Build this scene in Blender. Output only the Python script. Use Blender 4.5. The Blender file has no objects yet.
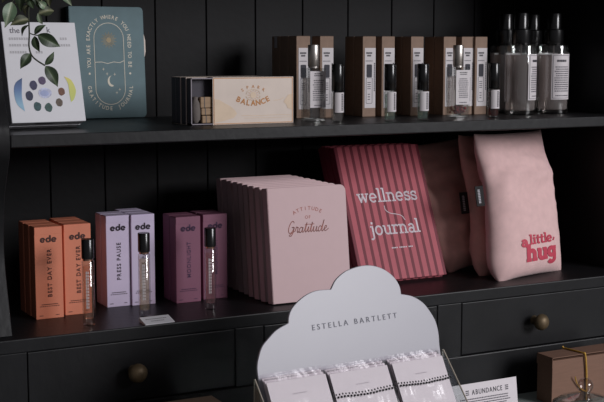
import bpy, bmesh, math, random
from mathutils import Vector, Matrix, noise
random.seed(7)
C = bpy.context.scene.collection
PI = math.pi
R = math.radians

# ------------------------------------------------------------------ camera model
FOC = 1220.0
PITCH = math.atan(151/1220.0)
YAW = R(27.3)
EYE = Vector((0, 0, .45))
FW = Vector((math.sin(YAW)*math.cos(PITCH), math.cos(YAW)*math.cos(PITCH), -math.sin(PITCH)))
RT = Vector((math.cos(YAW), -math.sin(YAW), 0))
UP = RT.cross(FW)
def ray(px, py): return FW*FOC + RT*(px-302) + UP*(201-py)
def at(px, py, y):                      # point seen at a pixel, on the vertical plane at depth y
    d = ray(px, py); return EYE + d*(y/d.y)
def onplane(px, py, o, n):
    d = ray(px, py); return EYE + d*((o-EYE).dot(n)/d.dot(n))

# ------------------------------------------------------------------ materials
def lin(c):
    return tuple((v/255/12.92 if v/255 <= .04045 else ((v/255+.055)/1.055)**2.4) for v in c)
def mat(name, rgb, rough=.5, var=.08, scale=40, bump=0.0, bscale=200, metal=0, spec=.5, coat=0, sheen=0, stretch=None, trans=0, ior=1.45):
    m = bpy.data.materials.new(name); m.use_nodes = True
    nt = m.node_tree; b = nt.nodes['Principled BSDF']
    col = lin(rgb)
    tc = nt.nodes.new('ShaderNodeTexCoord')
    src = tc.outputs['Object']
    if stretch:
        mp = nt.nodes.new('ShaderNodeMapping'); mp.inputs['Scale'].default_value = stretch
        nt.links.new(src, mp.inputs['Vector']); src = mp.outputs['Vector']
    nz = nt.nodes.new('ShaderNodeTexNoise'); nz.inputs['Scale'].default_value = scale; nz.inputs['Detail'].default_value = 4
    nt.links.new(src, nz.inputs['Vector'])
    rp = nt.nodes.new('ShaderNodeValToRGB')
    rp.color_ramp.elements[0].position = .3; rp.color_ramp.elements[1].position = .7
    rp.color_ramp.elements[0].color = tuple(max(0, c*(1-var)) for c in col)+(1,)
    rp.color_ramp.elements[1].color = tuple(min(1, c*(1+var)) for c in col)+(1,)
    nt.links.new(nz.outputs['Fac'], rp.inputs['Fac']); nt.links.new(rp.outputs['Color'], b.inputs['Base Color'])
    b.inputs['Roughness'].default_value = rough; b.inputs['Metallic'].default_value = metal
    b.inputs['Specular IOR Level'].default_value = spec
    b.inputs['Coat Weight'].default_value = coat; b.inputs['Coat Roughness'].default_value = .08
    b.inputs['Sheen Weight'].default_value = sheen
    b.inputs['Transmission Weight'].default_value = trans; b.inputs['IOR'].default_value = ior
    if bump:
        n2 = nt.nodes.new('ShaderNodeTexNoise'); n2.inputs['Scale'].default_value = bscale; n2.inputs['Detail'].default_value = 3
        nt.links.new(src, n2.inputs['Vector'])
        bp = nt.nodes.new('ShaderNodeBump'); bp.inputs['Strength'].default_value = bump; bp.inputs['Distance'].default_value = .002
        nt.links.new(n2.outputs['Fac'], bp.inputs['Height']); nt.links.new(bp.outputs['Normal'], b.inputs['Normal'])
    return m
def clear(name, rgb=(255, 255, 255), gloss=.12, rough=.03, film=None):   # thin clear film or sheet: mostly see-through, some mirror
    m = bpy.data.materials.new(name); m.use_nodes = True; nt = m.node_tree; nt.nodes.clear()
    o = nt.nodes.new('ShaderNodeOutputMaterial'); t = nt.nodes.new('ShaderNodeBsdfTransparent'); g = nt.nodes.new('ShaderNodeBsdfGlossy')
    t.inputs['Color'].default_value = lin(rgb)+(1,); g.inputs['Roughness'].default_value = rough
    lw = nt.nodes.new('ShaderNodeLayerWeight'); lw.inputs['Blend'].default_value = .5
    mx = nt.nodes.new('ShaderNodeMixShader')
    pw = nt.nodes.new('ShaderNodeMath'); pw.operation = 'POWER'; pw.inputs[1].default_value = 3.5; nt.links.new(lw.outputs['Facing'], pw.inputs[0])
    ml = nt.nodes.new('ShaderNodeMath'); ml.operation = 'MULTIPLY_ADD'; ml.inputs[1].default_value = .8; ml.inputs[2].default_value = gloss*.4; nt.links.new(pw.outputs[0], ml.inputs[0])
    nt.links.new(ml.outputs[0], mx.inputs['Fac']); nt.links.new(t.outputs[0], mx.inputs[1]); nt.links.new(g.outputs[0], mx.inputs[2])
    if film:
        tc = nt.nodes.new('ShaderNodeTexCoord'); nz = nt.nodes.new('ShaderNodeTexNoise'); nz.inputs['Scale'].default_value = film
        mp = nt.nodes.new('ShaderNodeMapping'); mp.inputs['Scale'].default_value = (1.6, 1, .35); mp.inputs['Rotation'].default_value = (0, .5, 0)
        nt.links.new(tc.outputs['Object'], mp.inputs[0]); nt.links.new(mp.outputs[0], nz.inputs['Vector'])
        bp = nt.nodes.new('ShaderNodeBump'); bp.inputs['Strength'].default_value = .9; bp.inputs['Distance'].default_value = .006
        nt.links.new(nz.outputs['Fac'], bp.inputs['Height']); nt.links.new(bp.outputs['Normal'], g.inputs['Normal'])
    nt.links.new(mx.outputs[0], o.inputs[0])
    return m
def leafmat(name, dark, pale):
    m = mat(name, dark, .42, .25, 90)
    nt = m.node_tree; b = nt.nodes['Principled BSDF']; base = b.inputs['Base Color'].links[0].from_socket
    tc = nt.nodes.new('ShaderNodeTexCoord'); sx = nt.nodes.new('ShaderNodeSeparateXYZ'); nt.links.new(tc.outputs['Object'], sx.inputs[0])
    ab = nt.nodes.new('ShaderNodeMath'); ab.operation = 'ABSOLUTE'; nt.links.new(sx.outputs['X'], ab.inputs[0])
    mr = nt.nodes.new('ShaderNodeMapRange'); mr.inputs[1].default_value = .0; mr.inputs[2].default_value = .0035; mr.inputs[3].default_value = .75; mr.inputs[4].default_value = 0
    nt.links.new(ab.outputs[0], mr.inputs[0])
    mx = nt.nodes.new('ShaderNodeMixRGB'); nt.links.new(mr.outputs[0], mx.inputs[0]); nt.links.new(base, mx.inputs[1]); mx.inputs[2].default_value = lin(pale)+(1,)
    nt.links.new(mx.outputs[0], b.inputs['Base Color'])
    return m
def stripemat(name, a, c, period, frac):
    m = mat(name, a, .55, .05, 60)
    nt = m.node_tree; b = nt.nodes['Principled BSDF']; base = b.inputs['Base Color'].links[0].from_socket
    tc = nt.nodes.new('ShaderNodeTexCoord'); sx = nt.nodes.new('ShaderNodeSeparateXYZ'); nt.links.new(tc.outputs['Object'], sx.inputs[0])
    dv = nt.nodes.new('ShaderNodeMath'); dv.operation = 'DIVIDE'; dv.inputs[1].default_value = period; nt.links.new(sx.outputs['X'], dv.inputs[0])
    fr = nt.nodes.new('ShaderNodeMath'); fr.operation = 'FRACT'; nt.links.new(dv.outputs[0], fr.inputs[0])
    lt = nt.nodes.new('ShaderNodeMath'); lt.operation = 'LESS_THAN'; lt.inputs[1].default_value = frac; nt.links.new(fr.outputs[0], lt.inputs[0])
    mx = nt.nodes.new('ShaderNodeMixRGB'); nt.links.new(lt.outputs[0], mx.inputs[0]); nt.links.new(base, mx.inputs[1]); mx.inputs[2].default_value = lin(c)+(1,)
    nt.links.new(mx.outputs[0], b.inputs['Base Color'])
    return m
def rampmat(name, stops, axis='Z', lo=0, hi=.03):                      # a print whose ink runs from one colour to another
    m = mat(name, stops[0], .6, .02); nt = m.node_tree; b = nt.nodes['Principled BSDF']
    tc = nt.nodes.new('ShaderNodeTexCoord'); sx = nt.nodes.new('ShaderNodeSeparateXYZ'); nt.links.new(tc.outputs['Object'], sx.inputs[0])
    mr = nt.nodes.new('ShaderNodeMapRange'); mr.inputs[1].default_value = lo; mr.inputs[2].default_value = hi; nt.links.new(sx.outputs[axis], mr.inputs[0])
    rp = nt.nodes.new('ShaderNodeValToRGB')
    els = rp.color_ramp.elements
    els[0].color = lin(stops[0])+(1,); els[1].color = lin(stops[-1])+(1,)
    for i, s in enumerate(stops[1:-1]): e = els.new((i+1)/(len(stops)-1)); e.color = lin(s)+(1,)
    nt.links.new(mr.outputs[0], rp.inputs[0]); nt.links.new(rp.outputs[0], b.inputs['Base Color'])
    return m

def liquid(name, rgb, haze, hz=(210, 200, 198)):                         # tinted clear liquid with a little milkiness
    m = clear(name, rgb, .08, .05); nt = m.node_tree; o = [n for n in nt.nodes if n.type == 'OUTPUT_MATERIAL'][0]; src = o.inputs[0].links[0].from_socket
    d = nt.nodes.new('ShaderNodeBsdfDiffuse'); d.inputs['Color'].default_value = lin(hz)+(1,); t = nt.nodes.new('ShaderNodeBsdfTranslucent'); t.inputs['Color'].default_value = lin(hz)+(1,)
    a = nt.nodes.new('ShaderNodeMixShader'); a.inputs[0].default_value = .55; nt.links.new(d.outputs[0], a.inputs[1]); nt.links.new(t.outputs[0], a.inputs[2])
    x = nt.nodes.new('ShaderNodeMixShader'); x.inputs[0].default_value = haze; nt.links.new(src, x.inputs[1]); nt.links.new(a.outputs[0], x.inputs[2]); nt.links.new(x.outputs[0], o.inputs[0])
    return m
M = {}
M['black'] = mat('black_paint', (25, 25, 27), .42, .22, 14, .22, 60, spec=.35, stretch=(1, 1, .6))
M['blackin'] = mat('black_paint_shaded_boards', (17, 16, 18), .6, .2, 14, .2, 60, spec=.25)  # same black paint, darkened to put the hutch's inner shade into the colour
M['wall'] = mat('plaster', (150, 146, 140), .8, .05, 6, .15, 80)
M['floor'] = mat('floor_boards', (96, 78, 62), .5, .25, 5, .1, 60, stretch=(1, 8, 1))
M['table'] = mat('table_paint', (150, 160, 156), .5, .06, 12, .1, 90)
M['brass'] = mat('aged_brass', (104, 88, 66), .5, .25, 60, .1, 200, metal=.45)
M['orange'] = mat('orange_card', (224, 136, 106), .55, .03, 30)
M['lilac'] = mat('lilac_card', (210, 196, 222), .55, .03, 30)
M['plum'] = mat('plum_card', (132, 82, 104), .55, .03, 30)
M['ink'] = mat('dark_ink', (52, 40, 52), .6, .05)
M['inkorange'] = mat('brown_ink', (70, 38, 34), .6, .05)
M['inkplum'] = mat('plum_ink', (72, 44, 76), .6, .05)
M['pinkbook'] = mat('blush_cloth', (214, 184, 186), .6, .012, 50, .05, 600)
M['paper'] = mat('page_edges', (226, 220, 230), .8, .05, 8, .3, 900, stretch=(1, 30, 1))
M['rose'] = mat('rose_foil', (138, 78, 68), .4, .05, metal=.25)
M['stripe'] = stripemat('wine_and_rose_stripes', (184, 86, 98), (114, 28, 46), .0172, .38)
M['winecover'] = mat('wine_cover', (106, 30, 46), .6, .06)
M['white_ink'] = mat('white_ink', (226, 214, 222), .6, .03)
M['linen'] = mat('pink_linen', (232, 194, 192), .85, .05, 70, .35, 900, sheen=.2)
M['linen2'] = mat('dusty_pink_linen', (226, 172, 162), .85, .06, 70, .35, 900, sheen=.2)
M['redink'] = mat('raspberry_ink', (200, 72, 92), .6, .06)
M['blacktag'] = mat('black_woven', (22, 20, 22), .7, .1)
M['cream'] = mat('cream_card', (222, 206, 194), .5, .04, 30)
M['gold'] = mat('gold_foil', (158, 106, 56), .38, .1, metal=.3)
M['palegold'] = mat('pale_gold_print', (224, 200, 174), .5, .06)
M['edgegold'] = mat('gold_edge', (206, 150, 96), .5, .06)
M['tray'] = mat('slate_card', (60, 56, 66), .6, .06)
M['trayrim'] = mat('grey_rim', (150, 142, 150), .6, .05)
M['wood'] = mat('pale_wood', (164, 136, 108), .7, .15, 60, .1, 90, stretch=(.3, 3, 3))
M['pouch'] = mat('grey_cloth', (112, 104, 100), .85, .1, 40, .3, 300)
M['kraft'] = mat('kraft_card', (142, 118, 102), .75, .07, 90, .06, 400)
M['kraft2'] = mat('kraft_card_box', (130, 98, 82), .75, .07, 90, .06, 400, stretch=(.3, 1, 3))
M['label'] = mat('white_label', (214, 208, 210), .6, .03)
M['print'] = mat('grey_print', (96, 92, 102), .6, .05)
M['darkprint'] = mat('navy_print', (42, 40, 52), .6, .05)
M['palegrey'] = mat('pale_grey_print', (176, 174, 180), .6, .04)
M['faintgrey'] = mat('faint_grey_print', (206, 198, 204), .6, .03)
M['softgrey'] = mat('soft_grey_print', (188, 186, 190), .6, .03)
M['blackcap'] = mat('black_plastic', (14, 14, 15), .25, .05, coat=.3)
M['silver'] = mat('silver_metal', (205, 198, 192), .38, .04, metal=1)
M['rosegold'] = mat('rose_gold_metal', (200, 160, 140), .25, .04, metal=1)
M['glass'] = mat('clear_glass', (244, 248, 246), .02, .01, trans=1, ior=1.48)
M['knobglass'] = clear('thick_clear_glass', (238, 232, 230), .32, .04)
M['bottleglass'] = clear('bottle_glass', (244, 246, 245), .28, .04)
M['liqclear'] = liquid('clear_scent', (246, 242, 240), .16)
M['liqmist'] = liquid('cloudy_scent', (246, 240, 238), .4, (226, 214, 212))
M['liqamber'] = liquid('peach_scent', (253, 234, 222), .12, (240, 206, 186))
M['liqgold'] = liquid('straw_scent', (250, 242, 228), .14, (238, 224, 200))
M['liqpink'] = liquid('pink_scent', (250, 230, 230), .12, (232, 196, 198))
M['liqgreen'] = liquid('green_scent', (232, 242, 236), .2, (178, 200, 190))
M['liqred'] = liquid('brown_scent', (200, 120, 100), .35, (130, 66, 52))
M['petal'] = mat('dried_petals', (140, 42, 48), .8, .3, 200)
M['teal'] = mat('teal_cloth', (108, 132, 138), .65, .05, 50, .05, 600)
M['goldink'] = mat('soft_gold_ink', (226, 218, 200), .5, .05)
M['sunink'] = mat('sun_gold_ink', (160, 140, 100), .45, .1)
M['whitecard'] = mat('white_card', (222, 221, 226), .55, .02, 30)
M['cloud'] = mat('white_board', (166, 164, 173), .32, .01, 20)
M['foil'] = mat('grey_foil', (98, 98, 108), .5, .1, metal=.1)
M['acrylic'] = clear('clear_acrylic', (240, 244, 244), .25)
M['acrylicedge'] = mat('acrylic_edge', (176, 166, 152), .25, .1)
M['film'] = clear('poly_film', (253, 252, 253), .06, .16, film=34)
M['bead'] = mat('black_bead', (30, 28, 32), .25, .1)
M['packcard'] = mat('pale_pink_card', (230, 222, 226), .6, .02)
M['cord'] = mat('gold_cord', (202, 158, 70), .45, .15, 300, .2, 900, metal=.2)
M['stem'] = mat('green_stem', (50, 54, 40), .6, .2)
M['leafa'] = leafmat('dark_leaf', (44, 58, 40), (92, 108, 80))
M['leafb'] = leafmat('variegated_leaf', (64, 70, 52), (150, 150, 118))
M['leafc'] = leafmat('pale_leaf', (98, 120, 94), (176, 186, 160))
M['bluegem'] = rampmat('blue_crescent_ink', [(150, 190, 214), (96, 124, 172), (50, 62, 92)], 'Z', .03, .083)
M['yelgem'] = rampmat('yellow_crescent_ink', [(206, 212, 120), (220, 216, 120), (240, 196, 130)], 'Z', .045, .09)
M['palegem'] = mat('pale_gem_ink', (168, 178, 216), .6, .1, 160)
GEMS = [mat('gem_ink', c, .6, .3, 220) for c in ((88, 72, 104), (62, 62, 92), (48, 52, 78), (52, 84, 88), (58, 88, 84), (98, 84, 74), (118, 80, 62), (196, 200, 226))]

# ------------------------------------------------------------------ mesh builder
class Fr:                                                               # a drawing frame on a surface
    def __init__(s, o, u, v):
        s.o, s.u, s.v = Vector(o), Vector(u).normalized(), Vector(v).normalized(); s.n = s.u.cross(s.v)
    def p(s, a, b, c=0): return s.o + s.u*a + s.v*b + s.n*c
def front(x0, z0, y, lift=.0004): return Fr((x0, y-lift, z0), (1, 0, 0), (0, 0, 1))
_tc = {}
def glyphs(txt, bold=0):
    k = (txt, bold)
    if k not in _tc:
        cu = bpy.data.curves.new('t', 'FONT'); cu.body = txt; cu.size = 1; cu.resolution_u = 3; cu.offset = bold
        o = bpy.data.objects.new('t', cu); C.objects.link(o)
        dg = bpy.context.evaluated_depsgraph_get(); dg.update()
        me = bpy.data.meshes.new_from_object(o.evaluated_get(dg), depsgraph=dg)
        vs = [(v.co.x, v.co.y) for v in me.vertices]; fs = [tuple(p.vertices) for p in me.polygons]
        bpy.data.objects.remove(o); bpy.data.curves.remove(cu); bpy.data.meshes.remove(me)
        _tc[k] = (vs, fs)
    return _tc[k]
def smooth(pts, n=6, closed=False):
    P = [Vector(p) for p in pts]; out = []
    N = len(P)
    for i in range(N if closed else N-1):
        g = (lambda j: P[j % N]) if closed else (lambda j: P[max(0, min(N-1, j))])
        a, b, c, d = g(i-1), g(i), g(i+1), g(i+2)
        for k in range(n):
            t = k/n
            out.append(.5*((2*b)+(c-a)*t+(2*a-5*b+4*c-d)*t*t+(3*b-a-3*c+d)*t**3))
    if not closed: out.append(P[-1])
    return out
def arc(cx, cy, rx, ry, a0, a1, n=10):
    return [(cx+rx*math.cos(R(a0+(a1-a0)*i/n)), cy+ry*math.sin(R(a0+(a1-a0)*i/n))) for i in range(n+1)]
class MB:
    def __init__(s): s.v, s.f, s.m = [], [], []
    def face(s, pts, m=0):
        i = len(s.v); s.v += [Vector(p) for p in pts]; s.f.append(tuple(range(i, i+len(pts)))); s.m.append(m)
    def box(s, x0, x1, y0, y1, z0, z1, m=0, tf=None):
        i = len(s.v)
        for z in (z0, z1):
            for x, y in ((x0, y0), (x1, y0), (x1, y1), (x0, y1)): s.v.append(tf @ Vector((x, y, z)) if tf else Vector((x, y, z)))
        for q in ((3, 2, 1, 0), (4, 5, 6, 7), (0, 1, 5, 4), (1, 2, 6, 5), (2, 3, 7, 6), (3, 0, 4, 7)):
            s.f.append(tuple(i+k for k in q)); s.m.append(m)
    def bar(s, fr, a0, a1, b0, b1, m=0, c=0): s.face([fr.p(a0, b0, c), fr.p(a1, b0, c), fr.p(a1, b1, c), fr.p(a0, b1, c)], m)
    def poly(s, fr, pts, m=0, c=0): s.face([fr.p(a, b, c) for a, b in pts], m)
    def ribbon(s, fr, pts, w, m=0, c=0, closed=False):
        P = [Vector((p[0], p[1])) for p in pts]; N = len(P)
        for i in range(N if closed else N-1):
            a, b = P[i], P[(i+1) % N]; d = b-a
            if d.length < 1e-9: continue
            d.normalize(); q = Vector((-d.y, d.x))*w/2; e = d*w*.18
            s.poly(fr, [a-e-q, b+e-q, b+e+q, a-e+q], m, c)
    def prism(s, pts, lo, hi, axis, m=0):                                # 2-D outline pushed along an axis
        f = {'x': lambda p, h: (h, p[0], p[1]), 'y': lambda p, h: (p[0], h, p[1]), 'z': lambda p, h: (p[0], p[1], h)}[axis]
        i = len(s.v); n = len(pts)
        s.v += [Vector(f(p, lo)) for p in pts]+[Vector(f(p, hi)) for p in pts]
        s.f.append(tuple(range(i+n-1, i-1, -1))); s.f.append(tuple(range(i+n, i+2*n))); s.m += [m, m]
        for k in range(n): s.f.append((i+k, i+(k+1) % n, i+n+(k+1) % n, i+n+k)); s.m.append(m)
    def lathe(s, prof, cx=0, cy=0, seg=24, m=0, axis='z', o=None):
        i = len(s.v)
        for r, z in prof:
            for k in range(seg):
                a = 2*PI*k/seg; x, y = r*math.cos(a), r*math.sin(a)
                s.v.append(Vector((cx+x, cy+y, z)) if axis == 'z' else Vector(o)+Vector((x, -z, y)))
        for j in range(len(prof)-1):
            for k in range(seg):
                a, b = i+j*seg+k, i+j*seg+(k+1) % seg
                s.f.append((a, b, b+seg, a+seg)); s.m.append(m)
        s.f.append(tuple(i+k for k in range(seg-1, -1, -1))); s.m.append(m)
        l = i+(len(prof)-1)*seg; s.f.append(tuple(l+k for k in range(seg))); s.m.append(m)
    def tube(s, path, r, seg=8, m=0):
        P = [Vector(p) for p in path]; i = len(s.v); n = len(P)
        for k, p in enumerate(P):
            d = (P[min(n-1, k+1)]-P[max(0, k-1)]).normalized()
            a = d.cross(Vector((0, 0, 1)) if abs(d.z) < .9 else Vector((1, 0, 0))).normalized(); b = d.cross(a)
            rr = r[k] if isinstance(r, (list, tuple)) else r
            for q in range(seg): s.v.append(p+a*math.cos(2*PI*q/seg)*rr+b*math.sin(2*PI*q/seg)*rr)
        for k in range(n-1):
            for q in range(seg):
                A, B = i+k*seg+q, i+k*seg+(q+1) % seg; s.f.append((A, B, B+seg, A+seg)); s.m.append(m)
        s.f.append(tuple(i+q for q in range(seg-1, -1, -1))); s.f.append(tuple(i+(n-1)*seg+q for q in range(seg))); s.m += [m, m]
    def ball(s, c, r, seg=10, rings=6, m=0):
        c = Vector(c); i = len(s.v)
        for j in range(1, rings):
            for k in range(seg):
                t, a = PI*j/rings, 2*PI*k/seg; s.v.append(c+Vector((math.sin(t)*math.cos(a), math.sin(t)*math.sin(a), math.cos(t)))*r)
        for j in range(rings-2):
            for k in range(seg):
                a, b = i+j*seg+k, i+j*seg+(k+1) % seg; s.f.append((a, a+seg, b+seg, b)); s.m.append(m)
        s.f.append(tuple(i+k for k in range(seg))); l = i+(rings-2)*seg; s.f.append(tuple(l+k for k in range(seg-1, -1, -1))); s.m += [m, m]
    def text(s, fr, txt, size, a, b, m=0, align='c', rot=0, bold=0, sx=1, space=1.0):
        if space != 1.0:                                                # letter-spaced: one glyph at a time
            ws = []; 
            for ch in txt:
                vs, _ = glyphs(ch, bold); ws.append((max(v[0] for v in vs) if vs else .3))
            pos = []; x = 0
            for w in ws: pos.append(x); x += (w+.12*space)*size*sx
            tot = x-.12*space*size*sx; off = -tot/2 if align == 'c' else 0
            for ch, q in zip(txt, pos):
                if ch != ' ': s.text(fr, ch, size, a+(off+q)*math.cos(rot), b+(off+q)*math.sin(rot), m, 'l', rot, bold, sx)
            return
        vs, fs = glyphs(txt, bold)
        if not vs: return
        x0, x1 = min(v[0] for v in vs), max(v[0] for v in vs)
        off = {'c': -(x0+x1)/2, 'l': 0}[align]
        ca, sa = math.cos(rot), math.sin(rot); i = len(s.v)
        for x, y in vs:
            x = (x+off)*size*sx; y = y*size
            s.v.append(fr.p(a+x*ca-y*sa, b+x*sa+y*ca))
        for f in fs: s.f.append(tuple(i+k for k in f)); s.m.append(m)
    def build(s, name, mats, parent=None, bevel=0, smooth=None, seg=2, weld=False, fn=None):
        me = bpy.data.meshes.new(name)
        vs = [fn(v) for v in s.v] if fn else s.v
        me.from_pydata([tuple(v) for v in vs], [], s.f)
        for x in (mats if isinstance(mats, (list, tuple)) else [mats]): me.materials.append(M[x] if isinstance(x, str) else x)
        me.polygons.foreach_set('material_index', s.m)
        if weld:
            b = bmesh.new(); b.from_mesh(me); bmesh.ops.remove_doubles(b, verts=b.verts, dist=1e-5); b.to_mesh(me); b.free()
        me.update()
        if smooth:
            for p in me.polygons: p.use_smooth = True
            me.set_sharp_from_angle(angle=R(smooth))
        o = bpy.data.objects.new(name, me); C.objects.link(o)
        if parent: o.parent = parent
        if bevel:
            bv = o.modifiers.new('bevel', 'BEVEL'); bv.width = bevel; bv.segments = seg; bv.limit_method = 'ANGLE'; bv.angle_limit = R(40)
        return o
def thing(name, label, cat, loc=(0, 0, 0), rot=(0, 0, 0), group=None):
    o = bpy.data.objects.new(name, None); C.objects.link(o); o.empty_display_size = .02
    o.location = loc; o.rotation_euler = rot; return tag(o, label, cat, group)
def tag(o, label, cat, group=None):
    o['label'] = label; o['category'] = cat
    if group: o['group'] = group
    return o
def dup(root, loc, label, rot=None, group=None):
    r = root.copy(); C.objects.link(r); r.location = loc
    if rot: r.rotation_euler = rot
    r['label'] = label
    if group: r['group'] = group
    for ch in list(root.children):
        c = ch.copy(); C.objects.link(c); c.parent = r
        for g in ch.children:
            d = g.copy(); C.objects.link(d); d.parent = c
    return r
def struct(o): o['kind'] = 'structure'; return o

# ------------------------------------------------------------------ setting
YF, YB, XL, XR = 1.865, 2.27, .46, 1.72                                  # deck front, back boards, inner faces of the sides
ZS, ZT, ZB = .32, -.213, -.95                                            # shelf top, table top, floor
b = MB(); b.box(-3, 5, -2, 2.34, ZB-.05, ZB); struct(b.build('floor', 'floor'))
b = MB(); b.box(-3, 5, 2.33, 2.43, ZB, 1.75); struct(b.build('wall_back', 'wall'))

hutch = thing('hutch_cabinet', 'black painted wooden hutch with a shelf, scalloped sides and a row of drawers', 'cabinet', (0, 0, 0))
b = MB()                                                                 # tongue-and-groove boards
g = .633-.108*2
while g < XR+.02:
    x0, x1 = max(g+.0008, XL-.02), min(g+.1072, XR+.02)
    if x1 > x0: b.box(x0, x1, YB, YB+.015, -.1, .78)
    g += .108
b.box(XL-.02, XR+.02, YB+.006, YB+.018, -.1, .78)
b.build('back_panel', 'blackin', hutch, .0015)
prof = [(YF+.025, 0), (YF+.040, .045), (YF+.060, .11), (YF+.062, .16), (YF+.05, .215), (YF+.022, .265), (YF+.006, .292), (YF+.004, .325),
        (YF+.012, .345), (YF+.035, .385), (YF+.052, .44), (YF+.052, .5), (YF+.036, .56), (YF+.012, .61), (YF+.004, .64), (YF+.004, .7)]
pp = [(p[0], p[1]) for p in smooth([Vector((a, c)) for a, c in prof], 5)]
for x0, x9 in ((XL-.045, XL), (XR, XR+.022)):
    b = MB(); b.prism(pp+[(YB+.02, .7), (YB+.02, 0)], x0, x9, 'x'); b.build('side_panel', 'black', hutch, .0012, 30)
b = MB(); b.box(XL, XR, YF+.003, YB, ZS-.02, ZS); b.build('shelf', 'black', hutch, .002)
b = MB(); b.box(XL-.05, XR+.03, YF-.01, YB+.02, .68, .705); b.build('top_board', 'black', hutch, .003)
b = MB(); b.box(XL-.047, XR+.024, YF, YB+.02, -.0225, 0); b.build('deck', 'black', hutch, .002)
DX = [.477, .890, 1.303]; DW = .357; DZ0, DZ1 = -.1235, -.0232
xs = [XL-.045]+[v for d in DX for v in (d-.0012, d+DW+.0012)]+[XR+.022]
for i in range(0, len(xs), 2):
    b = MB(); b.box(xs[i], xs[i+1], YF+.0015, YF+.022, -.126, -.0225); b.build('stile', 'black', hutch, .0012)
b = MB(); b.box(XL-.045, XR+.022, YF-.003, YF+.022, -.36, -.1246); b.build('bottom_rail', 'black', hutch, .002)
b = MB()
b.box(XL-.045, XR+.022, YF+.02, YB+.02, ZB, -.36); b.box(XL-.045, XL, YF+.02, YB+.02, -.36, -.0225); b.box(XR, XR+.022, YF+.02, YB+.02, -.36, -.0225)
b.build('base_carcass', 'black', hutch, .002)
for i, d in enumerate(DX):
    b = MB(); b.box(d, d+DW, YF+.0015, YF+.02, DZ0, DZ1); b.box(d+.01, d+DW-.01, YF+.02, YB-.05, DZ0+.005, DZ0+.07)
    dr = b.build('drawer', 'black', hutch, .0014)
    cx = (.651, DX[1]+DW/2, 1.473)[i]
    b = MB(); k = .0160
    b.lathe([(.009, 0), (.0075, .004), (.0065, .009), (.008, .013), (.0125, .016), (k, .021), (k, .025), (.0132, .030), (.009, .0335), (.003, .035)], seg=24, axis='y', o=(cx, YF+.0015, -.0725))
    kn = b.build('knob', 'brass', dr, 0, 40); kn['label'] = 'round aged brass drawer knob'

table = thing('display_table', 'pale grey-green table standing against the front of the black hutch', 'table', (1.2, 1.45, ZB))
b = MB(); b.box(-.95, 1.0, -.38, .409, ZT-ZB-.03, ZT-ZB); b.build('tabletop', 'table', table, .003)
for x in (-.9, .92):
    for y in (-.33, .33): b = MB(); b.box(x-.025, x+.025, y-.025, y+.025, 0, ZT-ZB-.03); b.build('leg', 'table', table, .003)

# ------------------------------------------------------------------ scent cartons on the deck
def ede_logo(b, fr, cx, cz, h, m=1):                                     # fat rounded lower-case e d e
    w = h*.30
    for k, ch in enumerate('ede'):
        x = cx+(k-1)*h*1.12
        r = h*.36
        if ch == 'e':
            b.ribbon(fr, [(x-r, cz), (x+r, cz)], w*.62, m)
            b.ribbon(fr, arc(x, cz, r, r, 0, 318, 16), w, m)
        else:
            b.ribbon(fr, arc(x, cz, r, r, 0, 360, 16), w, m); b.ribbon(fr, [(x+r, cz-r*.9), (x+r, cz+h*.86)], w, m)
def carton(label, col, ink, w, h, d, name_txt, group, fade=1):
    t = thing('perfume_carton', label, 'box', group=group)
    b = MB(); b.box(0, w, 0, d, 0, h); b.build('carton', col, t, .0009)
    b = MB(); b.box(.001, w-.001, -.0003, d-.001, h, h+.0006); b.box(.0006, w-.0006, -.0004, 0, h-.012, h-.0015)
    b.build('lid_flap', col, t, .0003)
    fr = front(0, 0, -.0004)
    b = MB(); ede_logo(b, fr, w*.5, h*.862, .0086, 0); b.build('brand_mark', ink, t)
    b = MB(); b.text(fr, name_txt, .0103, w*.5+.0045, h*.50, 0, 'c', PI/2, .01, .95, 1.05); b.build('product_name', ink, t)
    b = MB()
    for k, (q, hw) in enumerate(((.155, .3), (.135, .36))):
        for j in range(9):
            x = w*.5+(j-4)*w*hw/4.5; b.bar(fr, x-w*.024, x+w*.022, h*q, h*q+.0013, 0)
    b.bar(fr, w*.12, w*.26, h*.035, h*.035+.001, 0); b.bar(fr, w*.72, w*.84, h*.035, h*.035+.001, 0)
    b.build('fine_print', ink, t)
    return t
gO, gL, gP = 'orange perfume cartons', 'lilac perfume cartons', 'plum perfume cartons'
o1 = carton('orange perfume carton at front left of the orange block, nothing before it', 'orange', 'inkorange', .0475, .156, .030, 'BEST DAY EVER', gO)
o1.location = (.525, 1.990, 0)
rows = ['second row', 'back row']
dup(o1, (.578, 2.000, 0), 'orange perfume carton at front right, half behind the orange glass vial', group=gO)
for k in (1, 2):
    dup(o1, (.5245-.001*k, 1.990+.0315*k, 0), f'orange perfume carton in the {rows[k-1]} of the left orange column', group=gO)
    dup(o1, (.577+.001*k, 2.000+.0315*k, 0), f'orange perfume carton in the {rows[k-1]} of the right orange column', group=gO)
l1 = carton('lilac perfume carton at front left of the lilac block, full name visible', 'lilac', 'ink', .0435, .162, .028, 'PRESS PAUSE', gL)
l1.location = (.662, 2.029, 0)
dup(l1, (.7065, 2.024, 0), 'lilac perfume carton at front right, half behind the pale glass vial', group=gL)
dup(l1, (.6615, 2.059, 0), 'lilac perfume carton in the second row of the left lilac column', group=gL)
dup(l1, (.7062, 2.054, 0), 'lilac perfume carton in the second row of the right lilac column', group=gL)
dup(l1, (.7058, 2.085, 0), 'lilac perfume carton alone in the back row of the lilac block', group=gL)
p1 = carton('plum perfume carton at front left of the plum block, dark name visible', 'plum', 'inkplum', .0475, .155, .030, 'MOONLIGHT', gP)
p1.location = (.783, 2.006, 0)
dup(p1, (.839, 2.015, 0), 'plum perfume carton at front right, half behind the plum-tinted vial', group=gP)
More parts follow.
